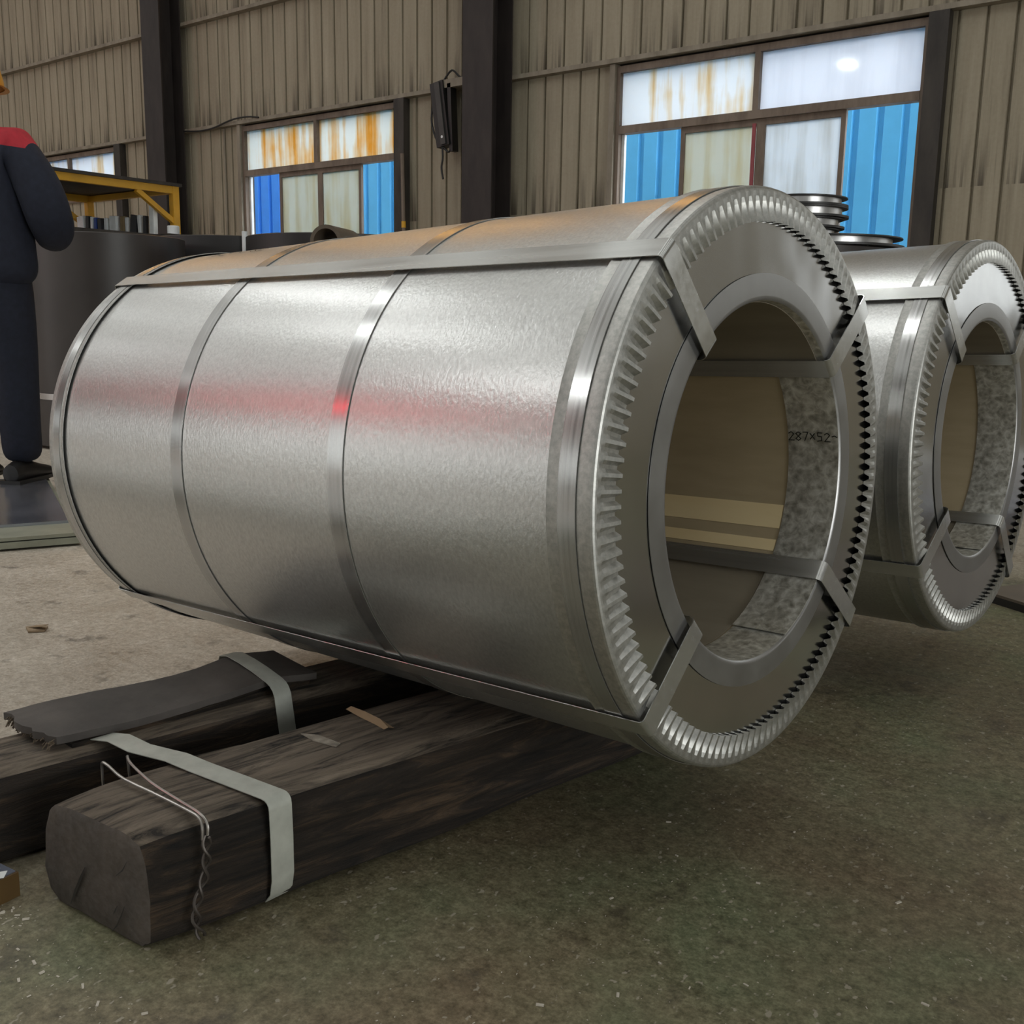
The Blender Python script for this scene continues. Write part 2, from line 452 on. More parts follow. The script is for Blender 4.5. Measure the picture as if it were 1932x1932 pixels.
def window(idx, x0, x1, xm, lower, mats_up, mats_low, WZ0=WZ0, WT=WT):
    w = structure(empty('window_%d' % idx, (x0, YB, 0)))
    def P(name, mat, *bx):
        s = MB()
        for q in bx: s.box(q[0]-x0, q[1]-x0, q[2], q[3], q[4], q[5])
        return s.build(name, mat, w)
    f = .035
    P('frame', m_frame, (x0, x1, -.03, .05, WZ1-.05, WZ1), (x0, x0+f, -.03, .05, WZ0, WZ1-.05), (x1-f, x1, -.03, .05, WZ0, WZ1-.05), (x0, x1, -.03, .05, WZ0-.04, WZ0))
    P('transom', m_frame, (x0+f, x1-f, -.035, .05, WT-.03, WT+.03))
    P('mullion', m_frame, (xm-.022, xm+.022, -.03, .05, WT+.03, WZ1-.05))
    P('pane', mats_up[0], (x0+f, xm-.022, .012, .016, WT+.03, WZ1-.05))
    P('pane', mats_up[1], (xm+.022, x1-f, .012, .016, WT+.03, WZ1-.05))
    if lower is None: return w
    a1, a2, a3 = lower
    zt = WT-.03
    for (p, q, mt) in ((a1, a2, mats_low[0]), (a2, a3, mats_low[1])):
        s = MB(); t = .035
        for bx in ((p, p+t, .0, .03, WZ0, zt), (q-t, q, .0, .03, WZ0, zt), (p+t, q-t, .0, .03, zt-.045, zt), (p+t, q-t, .0, .03, WZ0, WZ0+.05)):
            s.box(bx[0]-x0, bx[1]-x0, *bx[2:])
        sash = s.build('sash', m_frame, w)
        g = MB(); g.box(p+t-x0, q-t-x0, .013, .017, WZ0+.05, zt-.045); g.build('pane', mt, sash)
    P('sill_post', m_white, (x0+f, x0+f+.028, .02, .05, WZ0, zt))
    return w
window(1, *WIN[0], -12.40, None, (m_pane_mid, m_pane_mid), None, 2.26, 2.26)
window(2, *WIN[1], -7.69, (-8.295, -7.66, -7.06), (m_pane_rust, m_pane_rust), (m_pane_beige, m_pane_beige))
w3 = window(3, *WIN[2], -2.875, (-3.50, -2.83, -2.19), (m_pane_mid, m_pane_white), (m_pane_beige, m_pane_grey))
s = MB(); s.box(1.195, 1.222, -.014, -.001, 1.05, 2.28); part_label(s.build('stile_strip', simple('faded_red', (.30, .07, .08), .7), w3), 'red stripe')

# columns
def column(x, w, label):
    t = empty('steel_column', (x, YB-.2, 0))
    s = MB(); s.box(-w/2, w/2, .1, .115, 0, H-.01); s.build('flange', m_col, t)
    s = MB(); s.box(-w/2, w/2, -.16, -.145, 0, H-.01); s.build('flange', m_col, t)
    s = MB(); s.box(-.006, .006, -.145, .1, 0, H-.01); s.build('web', m_col, t)
    s = MB(); s.box(-w/2-.05, w/2+.05, -.2, .14, 0, .02); s.build('base_plate', m_col, t)
    return tag(t, label, 'column', 'columns along the window wall')
column(-9.98, .34, 'dark steel column between the rusty window and the yellow rack')
column(-5.28, .33, 'dark steel column between the two big windows, under the hanging lamp')

# ------------------------------------------------------------------ outdoors
def cladding(x0, x1, y, h, mat, label, cat='building'):
    t = empty('neighbouring_building', (x0, y, -.05))
    s = MB(); s.box(0, x1-x0, .1, 6, 0, h); s.build('body', mat, t)
    n = int((x1-x0)/1.0); p = (x1-x0)/n
    s = MB(); prof = []
    for k in range(4):
        q = k*p/4; prof += [(q, .0), (q+p*.17, .0), (q+p*.19, .04), (q+p*.235, .04)]
    prof.append((p, 0)); s.grid([[(x, yy, 0) for x, yy in prof], [(x, yy, h) for x, yy in prof]])
    me = s.mesh('cladding_panel', mat)
    for k in range(n): link('cladding_panel', me, t, (k*p, 0, 0))
    s = MB(); s.box(0, x1-x0, -.08, .1, h-.12, h); s.build('eaves_gutter', m_white, t)
    return tag(t, label, cat)
cladding(-24, -12.35, 10.0, 4.6, m_royal, 'royal blue corrugated building seen through the rusty window')
cladding(-11.7, 1.0, 10.0, 4.6, m_blue, 'light blue corrugated building seen through the large right window')

# ------------------------------------------------------------------ lamps and crane girder above the floor
m_lamp_hot = emit('lamp_glow_strong', (.97, 1.0, 1.0), LAMP*1.9)
m_lamp_fill = emit('fill_lamp_glow', (.97, 1.0, 1.0), LAMP*.45)
m_lamp = emit('lamp_glow', (.97, 1.0, 1.0), LAMP*.7)
def highbay(x, y, z, label):
    t = empty('high_bay_lamp', (x, y, z))
    s = MB(); s.lathe([(.17, 0), (.15, .03), (.12, .16), (.07, .2), (0.0001, .2)], 32); s.build('reflector', m_black, t, True)
    s = MB(); s.quad((-.13, -.13, .004), (.13, -.13, .004), (.13, .13, .004), (-.13, .13, .004)); s.build('glowing_disc', m_lamp_hot if (x > -10 and y < -5) else m_lamp_fill if x > -3 else m_lamp, t)
    s = MB(); s.tube([(0, 0, .2), (0, 0, H-z)], .012, 6); s.build('hanger', m_black, t)
    return tag(t, label, 'lamp', 'high bay lamps under the roof')
for i, (x, y) in enumerate(((-6.75, -6.0), (-6.7, -2.1), (-6.7, 0.2), (-14, -6), (-14, -2), (-14, 2), (-2.3, -.9), (-2.2, 2.0))):  # the last two lamps are added to brighten the right coil
    highbay(x, y, 5.55, ('bright high bay lamp mirrored as a spot in the upper right window pane', 'high bay lamp second from the front wall in the right row', 'high bay lamp nearest the windows in the right row', 'high bay lamp nearest the front wall in the left row', 'middle high bay lamp in the left row', 'high bay lamp nearest the windows in the left row', 'added high bay lamp over the gap between the two steel coils, brightening the right one', 'added high bay lamp between the right coil and the large window, brightening that coil')[i])
t = structure(empty('window_4', (-16.0, YB-.03, 5.2)))
m_fibre = emit('yellowed_fibreglass', (1.0, .50, .12), 3.0)
for k in range(5):
    s = MB(); s.quad((k*2.4+.02, 0, .02), (k*2.4+2.38, 0, .02), (k*2.4+2.38, 0, .56), (k*2.4+.02, 0, .56)); s.build('pane', m_fibre, t)
s = MB(); s.box(0, 12.0, -.02, .02, -.04, .0); s.build('frame', m_frame, t)
s = MB(); s.box(0, 12.0, -.02, .02, .58, .62); s.build('frame', m_frame, t)
t = empty('led_sign', (-13.8, YF+.06, 5.2))
s = MB(); s.box(-1.6, 1.6, -.05, .03, -.25, .25); s.build('case', m_black, t)
s = MB(); s.quad((-1.5, .034, -.12), (1.5, .034, -.12), (1.5, .034, .12), (-1.5, .034, .12)); s.build('display', emit('red_led', (1, .03, .06), 22), t)
tag(t, 'red glowing display board on the wall opposite the windows', 'sign')

# ------------------------------------------------------------------ steel coils
EL, AZ = 0.0396, -0.0657
ax = Vector((math.cos(EL)*math.cos(AZ), math.cos(EL)*math.sin(AZ), math.sin(EL)))
zu = (Vector((0, 0, 1))-ax.z*ax).normalized(); yu = zu.cross(ax)
def pol(x, rad, deg):
    t = R_(deg); return Vector((x, -rad*math.cos(t), rad*math.sin(t)))
def corrugated_ring(Rr, rin, depth, nt, amp, phase=0., mirror=1):
    """L shaped edge protector: smooth collar on the coil, pleated flange on its side"""
    s = MB(); per = 8; n = nt*per; fil = .007
    prof = [(-depth, Rr+.0035, 0), (-depth, Rr+.0050, 0), (-depth+.004, Rr+.0040, 0), (-depth*.55, Rr+.0026, 0), (-.018, Rr+.0026, 0)]
    for k in range(5):
        t = k/4*pi/2; prof.append((-fil+.004+fil*math.sin(t), Rr+.0026-fil+fil*math.cos(t), 0))
    w = Rr-fil-rin
    for k in range(1, 7): prof.append((.004, Rr+.0026-fil-(w+.0026)*k/6, [0, .14, .32, .5, .68, .85, 1][k]))
    wave = [0, 0, 0, .5, 1, 1, 1, .5]
    rows_ = []
    for x, rad, g in prof:
        row = []
        for j in range(n):
            deg = 360*j/n+phase
            row.append(pol((x + g*(amp*wave[j % per]-.003))*mirror, rad, deg))
        rows_.append(row)
    s.grid(rows_, True)
    return s
def ribbon(pts, wdirs, w, th, ndirs):
    """flat strap: centre points, width direction and normal direction for each"""
    s = MB(); rows_ = []
    for p, wd, nd in zip(pts, wdirs, ndirs):
        p, wd, nd = Vector(p), Vector(wd), Vector(nd)
        rows_.append([p-wd*w/2, p+wd*w/2, p+wd*w/2+nd*th, p-wd*w/2+nd*th])
    s.grid(rows_, True)
    s.f.append((0, 1, 2, 3)); s.m.append(0); k = len(s.v)-4; s.f.append((k, k+1, k+2, k+3)); s.m.append(0)
    return s
def long_strap(Rr, rb, L, d0, d1, w=.033, bulge=0.):
    """steel strap once around the coil wall: outside, over both sides, through the bore"""
    pts, wd, nd = [], [], []
    def add(x, rad, nx, nr):
        f = max(0, min(1, -x/L)); deg = d0+(d1-d0)*f; t = R_(deg)
        e = Vector((0, -math.cos(t), math.sin(t))); tg = Vector((0, math.sin(t), math.cos(t)))
        pts.append(Vector((x, 0, 0))+e*rad); wd.append(tg); nd.append((Vector((nx, 0, 0))+e*nr).normalized())
    ro, xf, xb = Rr+.0060, .0105, -L-.0105
    for k in range(13): add(xb+.006+(xf-.006-xb-.006)*k/12, ro, 0, 1)
    for k in range(1, 4): a = k/4*pi/2; add(xf-.006+.006*math.sin(a), ro-.006+.006*math.cos(a), math.sin(a), math.cos(a))
    for k in range(6): add(xf+bulge*math.sin(pi*k/5), ro-.006-(ro-.006-rb-.0)*k/5, 1, 0)
    for k in range(1, 4): a = k/4*pi/2; add(xf-.006+.006*math.cos(a), rb-.006*math.sin(a), math.cos(a), -math.sin(a))
    for k in range(13): add(xf-.008-(xf-.008-xb-.008)*k/12, rb-.0075, 0, -1)
    for k in range(6): add(xb, rb+(ro-.006-rb)*k/5, -1, 0)
    s = MB(); rows_ = []
    for p, wdv, ndv in zip(pts, wd, nd): rows_.append([p-wdv*w/2, p+wdv*w/2, p+wdv*w/2+ndv*.0012, p-wdv*w/2+ndv*.0012])
    rows_.append(rows_[0]); s.grid(rows_, True); return s
def hoop(Rr, x0, x1, n=192, th=.0012):
    s = MB(); s.lathe([(Rr, x0), (Rr, x1), (Rr+th, x1), (Rr+th, x0)], n, axis='X', closed=True); return s
def arc_plate(x0, x1, rad, d0, d1, n=16, th=.001, inward=True):
    s = MB(); sg = -1 if inward else 1; A_, B_, C_, D_ = [], [], [], []
    for k in range(n+1):
        d = d0+(d1-d0)*k/n
        A_.append(pol(x0, rad, d)); B_.append(pol(x1, rad, d)); C_.append(pol(x1, rad+sg*th, d)); D_.append(pol(x0, rad+sg*th, d))
    rows_ = [[A_[k], B_[k], C_[k], D_[k]] for k in range(n+1)]
    s.grid(rows_, True); s.f.append((0, 1, 2, 3)); s.m.append(0); k = len(s.v)-4; s.f.append((k, k+1, k+2, k+3)); s.m.append(0)
    return s
def coil(center, Rr, rb, L, straps, hoops, label, patch, stripes, phase=0.):
    t = empty('steel_coil', center)
    t.rotation_euler = Matrix((ax, yu, zu)).transposed().to_euler()
    s = MB(); s.lathe([(Rr, -L+.004), (Rr, -.004)], 256, axis='X'); s.build('outer_wrap', m_galv, t, True)
    # side covers
    for mir, nm in ((0, 'side_cover'), (1, 'side_cover')):
        s = MB(); xx = .0005 if not mir else -L-.0005; sg = 1 if not mir else -1
        s.lathe([(Rr-.003, xx-.004*sg), (Rr-.003, xx), (rb+.001, xx), (rb+.001, xx-.004*sg)], 192, axis='X', closed=True)
        s.build(nm, m_plate, t, True, 30)
    rg = corrugated_ring(Rr, Rr-.044, .062, 126, .0088, phase); o = rg.build('outer_edge_ring', m_ring, t, True, 14)
    o2 = link('outer_edge_ring', o.data, t); o2.location = (-L, 0, 0); o2.rotation_euler = (0, 0, pi)
    # inner edge ring: flange and sleeve into the bore
    for mir in (0, 1):
        s = MB(); sg = 1 if not mir else -1; xo = 0 if not mir else -L
        prof = [(rb+.036, .0012), (rb+.036, .0024), (rb+.006, .0034), (rb+.002, .003), (rb-.0005, .0005), (rb-.001, -.004), (rb-.001, -.085), (rb+.0005, -.085), (rb+.002, 0), (rb+.036, .0012)]
        s.lathe([(r_, xo+sg*h_) for r_, h_ in prof[:5]], 192, axis='X'); ir = s.build('inner_edge_ring', m_inner, t, True, 40)
        s = MB(); s.lathe([(r_, xo+sg*h_) for r_, h_ in prof[4:8]], 192, axis='X'); s.build('sleeve', m_spangle, ir, True, 40)
    s = MB(); s.lathe([(rb+.0008, -L+.01), (rb+.0008, -.01)], 128, axis='X'); s.build('bore_liner', m_liner, t, True)
    # darker upper lining; light stripes in the bore painted as pale strips
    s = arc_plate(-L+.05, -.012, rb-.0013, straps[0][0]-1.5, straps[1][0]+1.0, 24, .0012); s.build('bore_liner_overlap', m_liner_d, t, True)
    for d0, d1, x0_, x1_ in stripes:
        arc_plate(x0_, x1_, rb+.0004, d0, d1, 6, .0008).build('light_stripe', m_cream, t, True)
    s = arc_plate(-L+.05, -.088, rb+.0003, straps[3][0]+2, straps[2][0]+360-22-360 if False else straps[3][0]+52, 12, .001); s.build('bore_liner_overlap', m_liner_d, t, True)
    for d0, d1 in straps: long_strap(Rr, rb, L, d0, d1).build('lengthwise_strap', m_strapx, t, True, 30)
    for x0_, x1_ in hoops: hoop(Rr+.0006, x0_, x1_).build('hoop_strap', m_straph, t, True, 30)
    hoop(Rr+.0034, -.046, -.020).build('edge_hoop_strap', m_straph, t, True, 30)
    hoop(Rr+.0034, -L+.020, -L+.046).build('edge_hoop_strap', m_straph, t, True, 30)
    # zinc patch under the lower strap, wrapped over the lip
    d0, d1 = patch
    s = arc_plate(-.085, .004, rb-.0035, d0, d1, 10, .0012); s.build('corner_patch', m_spangle, t, True, 30)
    return tag(t, label, 'steel coil', 'galvanised steel coils lying on sleepers')
C1 = Vector((0, 0, .58)); C2 = Vector((.054, 1.014, .564))
RB = .254
coil1 = coil(C1, .4045-.003, RB, 1.334, [(49, 56.5), (141, 139), (-42.2, -49), (-140, -138)], [(-.468, -.434), (-.885, -.852)],
     'large silver galvanised steel coil in front, lying on the wooden sleepers', (-137, -108),
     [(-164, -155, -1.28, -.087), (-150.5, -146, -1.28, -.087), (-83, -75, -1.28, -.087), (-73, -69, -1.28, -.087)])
coil2 = coil(C2, .4196-.003, RB, 1.25, [(46, 46), (137, 137), (-33, -33), (-127, -127)], [(-.44, -.405)],
     'silver galvanised steel coil behind the front coil, at the right edge', (-124, -98), [], 1.3)
# marker writing on the sleeve of the front coil
def writing(parent, strokes, conv, name, w=.0016):
    s = MB()
    for st in strokes:
        for (a0, b0), (a1, b1) in zip(st[:-1], st[1:]):
            P0, n0, tx, ty = conv(a0, b0); P1, n1, _, _ = conv(a1, b1)
            d = (P1-P0)
            if d.length < 1e-6: continue
            d.normalize(); sd = d.cross(n0).normalized()*w/2
            s.quad(P0-sd-d*w*.3, P0+sd-d*w*.3, P1+sd+d*w*.3, P1-sd+d*w*.3)
    return s.build(name, m_ink, parent)
GL = {'2': [[(0, .8), (.3, 1), (.6, .75), (0, 0), (.65, 0)]], '8': [[(.3, .5), (0, .8), (.3, 1), (.6, .8), (.3, .5), (0, .2), (.3, 0), (.6, .2), (.3, .5)]],
      '7': [[(0, 1), (.6, 1), (.2, 0)]], 'x': [[(0, .9), (.55, .2)], [(.55, .9), (0, .2)]], '5': [[(.6, 1), (.05, 1), (.05, .6), (.5, .55), (.5, .1), (0, 0)]],
      '-': [[(0, .6), (.3, .7), (.6, .55)]]}
def glyphs(text):
    out = []; x = 0
    for ch in text:
        for st in GL.get(ch, []): out.append([(x+a_, b_) for a_, b_ in st])
        x += .85
    return out
def conv_bore(u, v):
    d = -179.5+ -(0) + v*-2.6; d = 168.0 - v*3.2 + 3.2
    p = pol(-.083+u*.0145, RB-.0026, d); n = pol(0, -1, d); return p, n, None, None
writing(coil1, glyphs('287x52-'), conv_bore, 'marker_writing')
def conv_top(u, v):
    d = 73+v*3.2; p = pol(-1.17+u*.030, .4045-.003+.0012, d); return p, pol(0, 1, d), None, None
writing(coil1, glyphs('527x-82'), conv_top, 'marker_writing', .0022)

# ------------------------------------------------------------------ sleepers
def sleeper(name, p_near, direction, length, w, h, label, seed, skew=0.):
    d = Vector((direction[0], direction[1], 0)).normalized()
    t = empty(name, (p_near[0], p_near[1], 0)); t.rotation_euler = (0, 0, math.atan2(d.y, d.x)-pi/2)
    # cross-section (u to the right, v up): worn corners
    base = [(-.46, .10), (-.36, .0), (-.1, .0), (.25, .0), (.40, .01), (.48, .12), (.50, .5), (.485, .80), (.44, .94), (.34, .995), (.1, 1.0), (-.2, 1.0), (-.34, .98), (-.41, .90), (-.46, .7), (-.50, .3)]
    n = 90; rows_ = []; fine = []
    for k in range(len(base)):
        a_, b_ = base[k], base[(k+1) % len(base)]
        for q in range(3): fine.append((a_[0]+(b_[0]-a_[0])*q/3, a_[1]+(b_[1]-a_[1])*q/3))
    for k in range(n+1):
        y = length*k/n; row = []
        for (u, v) in fine:
            P = Vector((u*w*6, y*1.2, v*h*6+seed)); P2 = Vector((u*w*40+seed, y*4, v*h*40))
            g = 1-.05*max(0, 1-y/.10)**2
            du = noise.noise(P)*.010+noise.noise(P2)*.0045
            dv = noise.noise(P+Vector((9, 3, 1)))*.008+noise.noise(P2+Vector((4, 4, 4)))*.0035
            if v > .9: dv = min(dv, .002)*.6
            if v < .05: dv = max(dv, 0)
            # long splits along the near side
            if u > .40 and .55 < v < .98: du -= .010*max(0, noise.noise(Vector((seed, y*2.2, v*22)))-.1)
            row.append((u*w*g+du, y+skew*(u-.1)*max(0, 1-y/.5), max(0.001, v*h*g+dv)))
        rows_.append(row)
    s = MB(); s.grid(rows_, True)
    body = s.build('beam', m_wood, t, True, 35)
    e = MB(); m_ = len(rows_[0]); cx = sum(p[0] for p in rows_[0])/m_; cz = sum(p[2] for p in rows_[0])/m_
    cy_ = sum(p[1] for p in rows_[0])/m_
    inner = [(cx+(p[0]-cx)*.5, cy_+(p[1]-cy_)*.5-.006, cz+(p[2]-cz)*.5) for p in rows_[0]]
    inner2 = [(cx+(p[0]-cx)*.92, cy_+(p[1]-cy_)*.92-.004, cz+(p[2]-cz)*.92) for p in rows_[0]]
    e.grid([rows_[0], inner2, inner, [(cx, cy_-.006, cz)]*m_], True)
    e.build('end_face', m_end, t, True)
    e = MB(); e.grid([rows_[-1], [(cx, length, cz)]*m_], True); e.build('end_face', m_end, t)
    return tag(t, label, 'sleeper', 'wooden sleepers under the coils'), rows_[0]
SD = (.195, .981)
near_s, near_ring = sleeper('wooden_sleeper', (-.598, -.690), SD, 1.03, .238, .158, 'dark weathered wooden sleeper nearest the viewer, bound with wire and strip', 3.1, .06)
far_s, far_ring = sleeper('wooden_sleeper', (-.955, -.86), SD, 1.30, .19, .141, 'dark weathered wooden sleeper under the rubber mat, at the left edge', 8.4)
sleeper('wooden_sleeper', (-.62, .74), (.03, 1), .62, .20, .132, 'short dark wooden block under the right coil, nearer its open face', 5.2)
sleeper('wooden_sleeper', (-1.05, .76), (.03, 1), .62, .20, .128, 'short dark wooden block under the hidden end of the right coil', 6.7)
# cracks in the near end face
def crack(pts, wd):
    wd *= 1.9
    s = MB(); L_ = []; Rr_ = []
    for k, (u, v) in enumerate(pts):
        ww = wd*math.sin(pi*(k+.35)/(len(pts)-.3)); yc = .06*(u/.238-.1)-.0088; L_.append((u-ww, yc, v)); Rr_.append((u+ww, yc, v))
    s.grid([L_, Rr_]); return s.build('crack', m_black, near_s)
crack([(.085, .120), (.075, .105), (.06, .092)], .0008)
crack([(-.005, .082), (-.018, .060), (-.032, .036), (-.044, .014)], .0022)
crack([(.075, .055), (.068, .040), (.056, .020), (.045, .008)], .0012)
crack([(.06, .05), (.055, .042), (.05, .034)], .0011)

def P_(x, y, z): return Vector((x, y, z))
def strip(name, pts, w, wdir, mat, label, cat, group=None, th=.0012):
    P = [Vector(p) for p in pts]; wd = [Vector(wdir).normalized()]*len(P); nd = []
    for k in range(len(P)):
        d = (P[min(k+1, len(P)-1)]-P[max(k-1, 0)]).normalized(); nd.append(wd[0].cross(d).normalized())
    s = ribbon(P, wd, w, th, nd); o = s.build(name, mat, None, True, 35); return tag(o, label, cat, group)
def rnd_corner(a, c, e, r=.012, n=4):
    a, c, e = Vector(a), Vector(c), Vector(e); d0 = (a-c).normalized(); d1 = (e-c).normalized()
    return [(1-k/n)**2*(c+d0*r)+2*(k/n)*(1-k/n)*c+(k/n)**2*(c+d1*r) for k in range(n+1)]
z1 = .1615
pts = [P_(-.835, -.540, .150), P_(-.79, -.538, .1585), P_(-.74, -.535, .155), P_(-.69, -.531, .159), P_(-.655, -.529, z1+.001), P_(-.60, -.526, z1), P_(-.53, -.521, z1)]
pts += rnd_corner((-.53, -.521, z1), (-.438, -.515, z1), (-.4375, -.515, .05), .016) + [P_(-.4365, -.515, .10), P_(-.4365, -.515, .045), P_(-.441, -.515, .022), P_(-.452, -.515, .008)]
strip('steel_strip', pts, .037, (.06, 1, 0), m_tape, 'pale steel strip bent over the nearest sleeper', 'strap', 'steel strips on the sleepers')
pts = [P_(-.99, -.195, .06), P_(-.985, -.198, .13), P_(-.965, -.203, .170), P_(-.935, -.209, .178), P_(-.88, -.222, .1795), P_(-.83, -.234, .1785)]
pts += rnd_corner((-.83, -.234, .1785), (-.752, -.247, .168), (-.742, -.25, .05), .03) + [P_(-.738, -.25, .09), P_(-.737, -.25, .03)]
strip('steel_strip', pts, .033, (.15, 1, 0), m_tape, 'grey steel strip bent over the rubber mat on the far sleeper', 'strap', 'steel strips on the sleepers')
# wire around the near sleeper
w = empty('binding_wire', (-.59, -.62, .1))
def smooth_path(pts, n=5):
    out = []
    for k in range(len(pts)-1):
        a0 = pts[max(k-1, 0)]; a1 = pts[k]; a2 = pts[k+1]; a3 = pts[min(k+2, len(pts)-1)]
        for q in range(n):
            f = q/n; out.append(.5*((2*a1)+(a2-a0)*f+(2*a0-5*a1+4*a2-a3)*f*f+(3*a1-a0-3*a2+a3)*f**3))
    return out+[pts[-1]]
def wl(*p): return smooth_path([Vector(q)-Vector((-.59, -.62, .1)) for q in p], 1 if len(p) > 30 else 5)
s = MB(); s.tube(wl((-.712, -.612, .120), (-.713, -.612, .155), (-.707, -.614, .168), (-.69, -.615, .168), (-.64, -.622, .166), (-.56, -.620, .165), (-.49, -.622, .166), (-.466, -.624, .165), (-.4575, -.626, .156), (-.455, -.628, .14)), .0021, 8)
s.build('strand', m_wire, w, True)
s = MB(); s.tube(wl((-.703, -.575, .125), (-.703, -.577, .158), (-.695, -.582, .170), (-.67, -.592, .169), (-.60, -.605, .166), (-.53, -.612, .166), (-.475, -.618, .167), (-.4555, -.620, .160), (-.4525, -.622, .145)), .0021, 8)
s.build('strand', m_wire, w, True)
for ph in (0, pi):
    q = []
    for k in range(49):
        f = k/48; z = .145-.138*f; a = ph+f*9*pi/1.6
        q.append(((-.4505+.004*math.cos(a))-.004*f, -.624+.010*math.sin(f*7)*f+.005*math.sin(a)-.018*f, z))
    s = MB(); s.tube(wl(*q), .0021, 6); s.build('twist', m_wire_d, w, True)
tag(w, 'twisted steel wire hooked over the near end of the sleeper', 'wire')
# rubber mat on the far sleeper
def mat_slab():
    s = MB(); rows_ = []
    L0, L1 = Vector((-1.010, -.600)), Vector((-.925, -.125)); Q0, Q1 = Vector((-.846, -.612)), Vector((-.775, -.150))
    nn = 24; mm = 10
    for th in (0, 1):
        pass
    top, bot = [], []
    for k in range(nn+1):
        f = k/nn; a_, c_ = L0.lerp(L1, f), Q0.lerp(Q1, f); rt, rb_ = [], []
        for j in range(mm+1):
            g = j/mm; p = a_.lerp(c_, g); jag = (rnd.uniform(-.012, .006) if k == 0 else 0)
            z = .152+.012*max(0, 1-f/.25)**2*0+.008*math.exp(-((f-.82)/.12)**2)+.0025*math.sin(f*9+g*2)
            x, y = p.x+rnd.uniform(-.001, .001), p.y+jag
            rt.append((x, y, z+.012)); rb_.append((x, y, z))
        top.append(rt); bot.append(rb_)
    s.grid(top); s.grid(bot)
    for k in range(nn):
        s.quad(top[k][0], top[k+1][0], bot[k+1][0], bot[k][0]); s.quad(top[k][-1], top[k+1][-1], bot[k+1][-1], bot[k][-1])
    for j in range(mm):
        s.quad(top[0][j], top[0][j+1], bot[0][j+1], bot[0][j]); s.quad(top[-1][j], top[-1][j+1], bot[-1][j+1], bot[-1][j])
    return s
t = empty('rubber_mat', (0, 0, 0))
mat_slab().build('slab', m_rubber, t, True, 40)
s = MB()
for k in range(70):
    f = rnd.random(); x = -1.008+.162*f; y = -.603-.010*f
    s.bar((x, y+.004, .154+rnd.random()*.009), (x+rnd.uniform(-.004, .004), y-rnd.uniform(.001, .008), .153+rnd.uniform(-.010, .008)), .0014, .0012)
part_label(s.build('frayed_edge', simple('fray', (.12, .09, .06), .9), t), 'frayed fibres of the torn end'); t.children[-1]['kind'] = 'stuff'
tag(t, 'dark rubber mat with a frayed end lying along the far sleeper', 'mat')
# second thin layer under the mat
s = MB(); s.prism([(-.985, -.575), (-.842, -.585), (-.783, -.16), (-.905, -.14)], .1425, .1485)
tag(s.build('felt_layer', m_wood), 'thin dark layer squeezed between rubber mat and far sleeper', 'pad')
# wood sliver and offcut
s = MB(); s.grid([[(-.60, -.222, .159), (-.56, -.229, .160), (-.52, -.233, .160), (-.487, -.243, .160)], [(-.602, -.228, .164), (-.562, -.235, .167), (-.522, -.240, .166), (-.492, -.252, .163)], [(-.606, -.236, .160), (-.566, -.245, .160), (-.526, -.251, .160), (-.497, -.257, .160)]])
tag(s.build('wood_sliver', simple('pale_wood', (.36, .24, .14), .8)), 'pale splinter of wood lying across the nearest sleeper', 'wood sliver')
s = MB(); s.prism([(-.765, -.455), (-.725, -.470), (-.695, -.36), (-.735, -.345)], .0, .105)
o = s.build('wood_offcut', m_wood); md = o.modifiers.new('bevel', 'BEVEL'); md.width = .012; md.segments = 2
tag(o, 'short block of dark wood wedged between the two sleepers', 'wood block')
s = MB(); s.prism([(-.585, -.352), (-.56, -.338), (-.51, -.338), (-.505, -.352), (-.55, -.358)], .1595, .1605)
tag(s.build('plaster_smear', simple('plaster', (.30, .26, .21), .9, 0, .5, 60)), 'pale smear on top of the nearest sleeper', 'smear')

# ------------------------------------------------------------------ small things on the floor
s = MB(); s.prism([(-1.94, -.10), (-1.90, -.115), (-1.875, -.085), (-1.905, -.06), (-1.925, -.075)], .001, .006)
s.bar((-1.93, -.09, .006), (-1.88, -.08, .016), .02, .002)
tag(s.build('floor_scrap', m_debris), 'small brown scrap lying on the bare floor at the left', 'scrap')
t = empty('plastic_tray', (-.788, -.768, 0)); t.rotation_euler = (0, 0, R_(6))
s = MB(); s.box(-.048, .050, -.022, .035, 0, .036); s.build('tray', simple('brown_plastic', (.10, .055, .015), .5), t)
s = MB(); s.box(-.05, .052, -.025, -.021, .034, .039); s.build('rim', m_white, t)
s = MB(); s.box(-.044, .046, -.020, .033, .036, .0375); s.build('grey_film', simple('bluish_film', (.13, .14, .18), .4), t)
tag(t, 'low brown tray with a pale rim squeezed between the sleeper ends', 'tray')
s = MB(); s.grid([[(-.757, -.752, .0376), (-.752, -.757, .0376), (-.744, -.757, .0376), (-.739, -.750, .0376)], [(-.757, -.745, .044), (-.752, -.752, .046), (-.744, -.752, .046), (-.739, -.744, .046)]])
tag(s.build('paper_scrap', m_white), 'curled white scrap lying on the brown tray', 'scrap')
s = MB()
for k in range(1500):
    x = rnd.uniform(-.92, -.66); y = -.80+rnd.gauss(0, .03)+(x+.8)*.2
    if rnd.random() < .88: x = rnd.uniform(-.75, 1.2); y = rnd.uniform(-1.1, .2) if x > -.2 else rnd.uniform(-1.1, -.74)
    if -.72 < x < -.45 and y > -.73: continue
    r = rnd.uniform(.0005, .0012)*(3.0 if rnd.random() < .12 else 1); a = rnd.random()*6.28
    s.box(-r*rnd.uniform(.8, 2.4), r, -r*.5, r*.5, 0, r*.5, Matrix.Translation((x, y, .0003)) @ Matrix.Rotation(a, 4, 'Z'))
tag(s.build('floor_chips', m_chip), 'pale chips and splinters strewn over the floor', 'debris', None, 'stuff')

